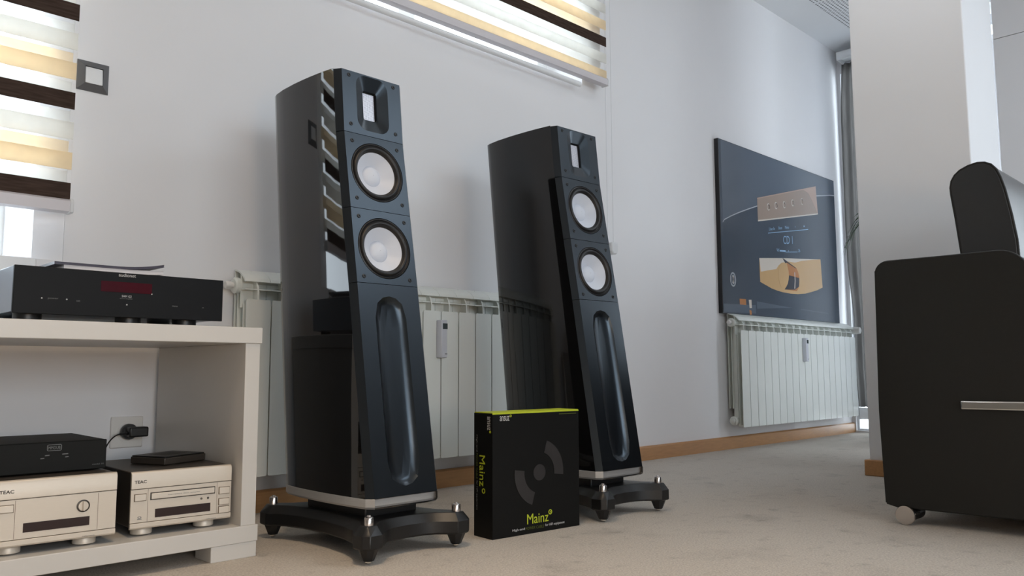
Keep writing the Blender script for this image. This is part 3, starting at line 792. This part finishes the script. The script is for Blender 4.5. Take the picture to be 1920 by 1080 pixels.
# ================================================================== AMPLIFIER ON TOP
am = thing('amplifier', 'wide black hifi amplifier with red display on top of the white bench', 'amplifier', (.6335, 1.80, .516))
hx = .2125; z0, z1 = .0145, .109
MB().box(-hx, hx, 0, .008, z0, z1).build('front_panel', M_ampfront, am, bevel=.001)
MB().box(-hx, hx, .008, .30, z0+.003, z1-.001).build('chassis', M_ampside, am, bevel=.001)
MB().box(-hx+.004, hx-.004, .006, .302, z1-.001, z1+.0005).build('cover_plate', M_ampfront, am)
for x in (-.175, .02, .143):
    MB().lathe([(.026, 0), (.026, z0+.003)], (x, .045, 0), n=24).build('foot', M_darkpl, am)
for x in (-.165, .165): MB().lathe([(.026, 0), (.026, z0+.003)], (x, .25, 0), n=24).build('foot', M_darkpl, am)
poly('display', [(-.053, .067), (.051, .067), (.051, .089), (-.053, .089)], (0, -.0002, 0), X, Z, M_red, am)
text('lettering', 'audionet', (-.0185, -.0002, .1005), X, Z, .035, .007, M_print, am)
text('lettering', 'SAM G2', (-.0105, -.0002, .0568), X, Z, .02, .0045, M_print, am)
text('lettering', 'Stereo Amplifier', (-.0145, -.0002, .0525), X, Z, .026, .0026, M_printdim, am)
text('lettering', 'power', (-.151, -.0002, .044), X, Z, .019, .0035, M_printdim, am)
text('lettering', 'set', (-.0985, -.0002, .0425), X, Z, .007, .0032, M_printdim, am)
text('lettering', 'menu', (.0965, -.0002, .0422), X, Z, .0115, .0025, M_printdim, am)
text('lettering', 'on', (.164, -.0002, .0422), X, Z, .004, .0022, M_printdim, am)
for x, z in ((-.162, .046), (-.1165, .046), (.0005, .0412), (.0515, .067)):
    MB().lathe([(.0016, 0), (.0012, -.0008), (.0002, -.001)], (x, 0, z), (0, 1, 0), 8).build('indicator', M_print, am)

# brochures on the amplifier
def brochure(label, zb, th, x0, x1, y0, y1, curl, mat_page, mat_cover, name='brochure'):
    t = thing(name, label, 'brochure', (x0, y0, zb), 0, None)
    n = 14; w = x1-x0; d = y1-y0
    def sheet(dz, tk, mat, nm, in_=0):
        mb = MB(); vs = []
        for i in range(n+1):
            u = i/n; c = curl*max(0, u-.55)**2*5
            for y in (in_, d-in_):
                vs.append((w*u*(1-in_), y, dz+c)); vs.append((w*u*(1-in_), y, dz+tk+c))
        fs = []
        for i in range(n):
            a = i*4; b = a+4
            fs += [(a, b, b+2, a+2), (a+1, a+3, b+3, b+1), (a, a+1, b+1, b), (a+2, b+2, b+3, a+3)]
        fs += [(0, 2, 3, 1), (n*4, n*4+1, n*4+3, n*4+2)]
        mb.add(vs, fs, True); mb.build(nm, mat, t, sharp=40)
    sheet(0, .0008, mat_cover, 'back_cover'); sheet(.0008, th-.0016, mat_page, 'pages', .001); sheet(th-.0008, .0008, mat_cover, 'front_cover')
    return t
brochure('grey brochure, lowest of the stack on the black amplifier', .6256, .006, .55, .742, 1.87, 2.08, .002, M_paper, M_paper)
brochure('white paged brochure in the middle of the stack on the amplifier', .6322, .009, .53, .738, 1.875, 2.10, .004, M_paper, M_paper)
brochure('dark covered brochure on top of the stack on the amplifier', .6418, .006, .513, .741, 1.88, 2.09, .012, M_cover, M_cover)

# ================================================================== TWO SMALL CHAMPAGNE UNITS
def mini_base(name, label, loc, rz, w, h, d):
    """bottom at z .. feet under; front plane at local y=0; local x 0..w"""
    t = thing(name, label, 'hifi unit', loc, rz, None)
    fz = .0155
    MB().box(.001, w-.001, .006, d, fz+.004, h-.001).build('case', M_steel, t, bevel=.002)
    # front plate in three strips with grooves between
    zA, zB = fz+.013, h-.037
    MB().prism([(0.007, zB+.0012), (-.001, zB+.0012), (-.001, h-.007), (.0015, h-.002), (.007, h)], 'x', 0, w).build('top_strip', M_champ, t, bevel=.0008)
    MB().box(0, w, .0005, .007, zA+.001, zB).build('middle_plate', M_champ, t, bevel=.0005)
    MB().prism([(.007, fz), (.0015, fz+.001), (-.001, fz+.004), (-.001, zA), (.007, zA)], 'x', 0, w).build('bottom_strip', M_champ, t, bevel=.0006)
    for x in (.033, w-.05):
        MB().lathe([(.017, .001), (.0215, .003), (.0215, fz-.003), (.019, fz+.001)], (x, .03, 0), n=28).build('foot', M_champ, t)
        MB().lathe([(.0185, 0), (.0215, .003), (.0215, fz-.003), (.019, fz+.001)], (x, d-.04, 0), n=20).build('foot', M_champ, t)
    return t, fz
W5 = .2165
tr, fz = mini_base('disc_player', 'champagne disc player with a long tray slot on the right end of the shelf', (.657, 1.794, .0705), R(-2.4), W5, .135, .30)
def tbtn(t, x0, x1, za, zb, nm='button', mat=M_champ2, dp=.0028):
    MB().box(x0-.0012, x1+.0012, .0000, .0006, za-.0012, zb+.0012).build('button_gap', M_groove, t, flat=True)
    return MB().box(x0, x1, -dp, .002, za, zb).build(nm, mat, t, bevel=.0008)
text('lettering', 'TEAC', (.006, -.0012, .1105), X, Z, .0245, .0065, M_steel, tr, bold=True)
tbtn(tr, .0075, .0305, .0745, .0875)
MB().box(.0395, .1795, .0000, .0006, .0735, .0895).build('tray_gap', M_steel, tr, flat=True)
MB().box(.0415, .1775, -.0022, .002, .0755, .0875).build('disc_tray', M_champ2, tr, bevel=.0008)
poly('display', [(.0505, .0365), (.1695, .0365), (.1695, .0545), (.0505, .0545)], (0, .0006, 0), X, Z, M_disp, tr, .0008)
for a, b in ((.0715, .0855), (.0475, .0605), (.0295, .0430)): tbtn(tr, .1885, .2115, a, b)
for x in (.149, .164): MB().lathe([(.0025, 0), (.0022, -.001), (.0012, -.0012), (.001, .0)], (x, .0005, .0655), (0, 1, 0), 10).build('socket', M_steel, tr)
poly('groove', [(.0345, .030), (.0353, .030), (.0353, .097), (.0345, .097)], (0, .0006, 0), X, Z, M_groove, tr, .0002)
poly('groove', [(.1835, .030), (.1843, .030), (.1843, .097), (.1835, .097)], (0, .0006, 0), X, Z, M_groove, tr, .0002)
annulus('disc_logo', .019, .04, .004, .0022, (0, .0006, 0), X, Z, M_printdim, tr, .6, .0003, 16)
poly('disc_logo_bar', [(.0145, .0355), (.0235, .0355), (.0235, .037), (.0145, .037)], (0, .0006, 0), X, Z, M_printdim, tr, .0003)
text('lettering', 'compact disc player', (.075, -.0023, .0805), X, Z, .07, .0022, M_printdim, tr)
text('lettering', 'reference', (.16, -.0012, .0195), X, Z, .022, .002, M_printdim, tr)

tl, fz = mini_base('tuner', 'champagne tuner with a round dial on the left of the shelf under the black box', (.4055, 1.783, .0705), R(-2.2), W5, .141, .29)
text('lettering', 'TEAC', (.008, -.0012, .1165), X, Z, .0245, .0065, M_steel, tl, bold=True)
tbtn(tl, .0095, .0325, .0815, .0945)
poly('display', [(.0505, .0410), (.1670, .0410), (.1670, .0585), (.0505, .0585)], (0, .0006, 0), X, Z, M_disp, tl, .0008)
dl = MB().lathe([(.0122, .0002), (.0122, -.0012), (.0102, -.0016), (.0095, .0)], (.1545, .0006, .0795), (0, 1, 0), 32, caps=False).build('dial', M_steel, tl)
MB().lathe([(.0094, 0), (.0092, -.003), (.0002, -.0032)], (.1545, .0006, .0795), (0, 1, 0), 28).build('dial_face', M_champ, dl)
MB().box(.1525, .1565, -.0075, .0006, .0705, .0885).build('dial_grip', M_champ2, dl, bevel=.0012)
for x in (.0355, .1815): poly('groove', [(x, .031), (x+.0008, .031), (x+.0008, .102), (x, .102)], (0, .0006, 0), X, Z, M_groove, tl, .0002)
text('lettering', 'reference', (.155, -.0012, .0195), X, Z, .022, .002, M_printdim, tl)

# black slim box on the left unit
nb = thing('preamp_box', 'flat black hifi box lying on the left champagne unit', 'hifi unit', (.622, 1.845, .2115), R(-1.5))
MB().box(-.43, 0, .0, .006, .0015, .0625).build('front_panel', M_cablack, nb, bevel=.002)
MB().box(-.428, -.002, .005, .245, .003, .0625).build('case', M_cablack, nb, bevel=.002)
for x in (-.40, -.03):
    for y in (.03, .21): MB().lathe([(.012, 0), (.012, .005)], (x, y, 0), n=16).build('foot', M_rub, nb)
q = [(x, z) for x, z in ringpts(0, 0, 1, n=4)]
def rr_pts(x0, x1, z0, z1, r, n=5):
    P = []
    for cx, cz, a in ((x1-r, z1-r, 0), (x0+r, z1-r, 90), (x0+r, z0+r, 180), (x1-r, z0+r, 270)):
        P += [(cx+r*math.cos(R(a+90*i/n)), cz+r*math.sin(R(a+90*i/n))) for i in range(n+1)]
    return P
def rr_ring(name, x0, x1, z0, z1, r, w, O, mat, parent):
    a = rr_pts(x0, x1, z0, z1, r); b = rr_pts(x0+w, x1-w, z0+w, z1-w, max(r-w, .0003)); k = len(a)
    mb = MB(); vs = [(O[0]+x, O[1]-.0004, O[2]+z) for x, z in a+b]
    mb.add(vs, [(i, (i+1) % k, k+(i+1) % k, k+i) for i in range(k)]); return mb.build(name, mat, parent, flat=True)
rr_ring('logo_frame', -.1135, -.0865, .0445, .0575, .003, .0012, (0, 0, 0), M_printdim, nb)
text('lettering', 'MP/DUB', (-.1110, -.0003, .0478), X, Z, .022, .0062, M_printdim, nb)
for x, z, w in ((-.1245, .0295, .007), (-.1165, .035, .008), (-.085, .036, .011), (-.079, .030, .006)):
    poly('dial_mark', [(x, z), (x+w, z+.0004), (x+w, z+.0022), (x, z+.0018)], (0, -.0002, 0), X, Z, M_printdim, nb, .0003)
text('lettering', 'model 10', (-.027, -.0003, .0105), X, Z, .022, .003, M_printdim, nb)

# flat dark case on the disc player
fc = thing('flat_case', 'small flat dark case lying on the disc player', 'case', (.757, 1.875, .2055), R(22))
MB().box(0, .125, 0, .105, 0, .0155).build('base', M_steel, fc, bevel=.002)
MB().box(.002, .123, .002, .103, .0156, .0185).build('lid', M_darkpl, fc, bevel=.0012)
poly('lid_label', [(.03, .03), (.095, .03), (.095, .08), (.03, .08)], (0, 0, .0186), X, Vector((0, 1, 0)), M_greypr, fc, .0003)

# ================================================================== SOFA
so = thing('armchair', 'black leather armchair with chrome side handle at the right edge', 'armchair', (2.33, .885, 0))
def arm_profile():
    P = [(0, .075)]
    z0, z1 = .046, .7125
    pts = [(.0, .06), (-.004, .046)]
    P = [(0.006, .052), (.0125, .30), (.006, .69)]
    P += [(-.026+.032*math.cos(R(a)), .682+.031*math.sin(R(a))) for a in range(10, 91, 16)]
    P += [(-.16, .7125), (-.298, .7135)]
    P += [(-.298-.07*math.sin(R(a)), .6435+.07*math.cos(R(a))) for a in range(12, 66, 9)]
    P += [(-.42, .585), (-.52, .555), (-.78, .545)]
    P += [(-.83-.03*math.sin(R(a)), .515+.03*math.cos(R(a))) for a in range(0, 91, 30)]
    P += [(-.862, .10), (-.855, .055), (-.45, .048), (-.02, .046)]
    return P
AP = arm_profile()
def arm(x0, x1):
    o = MB().prism(AP, 'x', x0, x1, True).build('arm', M_leather, so, bevel=.006, seg=3, sharp=50)
    pts = [(x0+.004 if x0 < .5 else x1-.004, y, z) for y, z in AP]
    MB().tube(pts+[pts[0]], .0045, 8).build('piping', M_leather, o, sharp=80)
    return o
arm(0, .135); arm(.80, .935)
MB().box(.136, .799, -.80, -.02, .07, .30).build('seat_base', M_leather, so, bevel=.02, seg=3)
MB().box(.137, .798, -.83, -.33, .295, .44).build('seat_cushion', M_leatherf, so, bevel=.04, seg=4)
MB().box(.136, .799, -.14, -.004, .30, .69).build('rear_panel', M_leather, so, bevel=.02, seg=3)
# back cushion
BP = [(-.180, .60), (-.176, .735), (-.166, .84), (-.1585, .905), (-.1575, .925), (-.161, .943), (-.170, .958), (-.184, .970), (-.205, .979), (-.228, .9835), (-.246, .981), (-.261, .973), (-.273, .958), (-.282, .935), (-.291, .90), (-.303, .83), (-.312, .76), (-.318, .60)]
bk = MB().prism(BP, 'x', .142, .793, True).build('back_cushion', M_leatherf, so, bevel=.004, seg=2, sharp=50)
MB().tube([(.146, y, z) for y, z in BP], .004, 8).build('piping', M_leather, bk, sharp=80)
mbst = MB()
for (ya, za), (yb_, zb_) in zip(BP[12:], BP[13:]):
    L_ = math.hypot(yb_-ya, zb_-za); k = max(1, int(L_/.009))
    for i in range(k):
        a, b = (i+.15)/k, (i+.7)/k
        mbst.cyl((.155, ya+(yb_-ya)*a-.0012, za+(zb_-za)*a), (.155, ya+(yb_-ya)*b-.0012, za+(zb_-za)*b), .0011, 5)
st = mbst.build('stitching', M_print, bk); st['kind'] = 'stuff'
# leather face sheet next to the side is the same cushion; chrome handle and wheels
hd = MB().prism([(-.196, .3105), (-.196, .334), (-.60, .336), (-.60, .3125)], 'x', -.013, -.0005).build('handle', M_chrome, so, bevel=.004, seg=3)
hd['label'] = 'chrome handle bar'
def wheel(x, y, s):
    o = MB().lathe([(.0245, 0), (.0255, .002), (.0255, .006)], (x, y, .0255), (s, 0, 0), 40).build('wheel', M_chromeM, so, sharp=40)
    o['label'] = 'satin chrome roller foot'
    MB().cyl((x+s*.006, y, .0255), (x+s*.10, y, .0255), .019, 24).build('roller', M_darkpl, o)
    MB().cyl((x+s*.006, y-.0245, .031), (x+s*.04, y-.024, .031), .0016, 8).build('rod', M_chrome, o)
    return o
wheel(-.015, -.045, 1); wheel(.95, -.045, -1); wheel(-.015, -.78, 1); wheel(.95, -.78, -1)
MB().box(.07, .86, -.78, -.1, .04, .08).build('underframe', M_darkpl, so)

# ================================================================== CURTAIN CORNER
cu = thing('window_curtain', 'long silver grey curtain hanging in the far corner beside the picture', 'curtain', (5.34, 2.0, .17))
def drape(y_edge, y_end, x, amp, n, ph, z0, z1, mat, name, wav):
    rows = 24; mb = MB(); vs = []
    for r in range(rows+1):
        z = z0+(z1-z0)*r/rows
        yl = y_edge(z)
        for i in range(n+1):
            u = i/n
            y = yl+(y_end-yl)*u
            k = 1-.35*(z-z0)/(z1-z0)
            vs.append((x-5.34+amp*k*math.sin(ph+wav*u+.25*math.sin(z*2.1)), y-2.0, z-.17))
    fs = [(r*(n+1)+i, r*(n+1)+i+1, (r+1)*(n+1)+i+1, (r+1)*(n+1)+i) for r in range(rows) for i in range(n)]
    mb.add(vs, fs, True); o = mb.build(name, mat, cu, sharp=180)
    return o
def yl(z):
    T = [(.17, 2.225), (.46, 2.238), (.735, 2.230), (.9, 2.242), (1.09, 2.258), (1.44, 2.260), (2.17, 2.254), (2.5, 2.234)]
    for (a, ya), (b, yb_) in zip(T, T[1:]):
        if z <= b: return ya+(yb_-ya)*max(0, (z-a)/(b-a))
    return T[-1][1]
drape(yl, 2.148, 5.418, .018, 34, .6, .17, 2.50, M_drape, 'outer_drape', 12)
drape(lambda z: 2.152, 1.84, 5.418, .02, 60, 0, .17, 2.50, M_net, 'net_panel', 26)
pelm = thing('curtain_pelmet', 'pale grey curtain box fixed under the ceiling in the far corner', 'pelmet', (5.33, 2.0, 2.503))
MB().box(0, .12, -.22, .229, .02, .054).build('box_top', M_ceil, pelm, bevel=.002)
MB().box(0, .012, -.22, .229, 0, .022).build('front_board', M_ceil, pelm, bevel=.002)
MB().box(.012, .12, .222, .229, 0, .022).build('end_board', M_ceil, pelm)

# ================================================================== PALM BEHIND THE COLUMN
pl = thing('potted_palm', 'green palm with narrow leaves mostly hidden behind the white column', 'plant', (4.72, 1.52, 0))
MB().lathe([(.11, 0), (.15, .24), (.16, .25), (.16, .28), (.145, .28), (.135, .22)], n=28, caps=True).build('pot', M_pot, pl)
MB().lathe([(.136, .235), (.02, .25)], n=20).build('soil', M_soil, pl)
def frond(az, reach, top, droop, nleaf=16, ll=.2):
    mb = MB(); pts = []
    for k in range(13):
        u = k/12; r = reach*(u**1.3); z = .24+(top-.24)*math.sin(min(1, u*1.15)*math.pi/2)-droop*max(0, u-.6)**2*4
        pts.append(Vector((r*math.cos(az), r*math.sin(az), z)))
    mb.tube(pts, [.006-.004*k/12 for k in range(13)], 6)
    sd = Vector((-math.sin(az), math.cos(az), 0))
    for i in range(nleaf):
        u = .35+.63*i/nleaf; f = u*12; k = min(int(f), 11); p = pts[k].lerp(pts[k+1], f-k); d = (pts[k+1]-pts[k]).normalized()
        for sgn in (-1, 1):
            l = ll*(1-.5*abs(u-.6)); dirn = (d*.75+sd*sgn*.6).normalized()
            q0 = p; q1 = p+dirn*l*.5+Vector((0, 0, .01)); q2 = p+dirn*l+Vector((0, 0, -.09*l/.2))
            w = d.cross(dirn).cross(dirn).normalized()*.007
            mb.add([q0-w*.4, q0+w*.4, q1+w, q1-w, q2], [(0, 1, 2, 3), (3, 2, 4)], True)
    return mb.build('frond', M_leaf, pl, sharp=60)
for a, rc, tp in ((-2.2, .42, 1.15), (-1.4, .40, 1.3), (-.6, .34, 1.2), (.15, .26, 1.35), (2.9, .35, 1.3), (3.6, .42, 1.1)):
    frond(a, rc, tp, .12, 14, .17)
frond(1.92, .42, 1.32, .34, 18, .15)
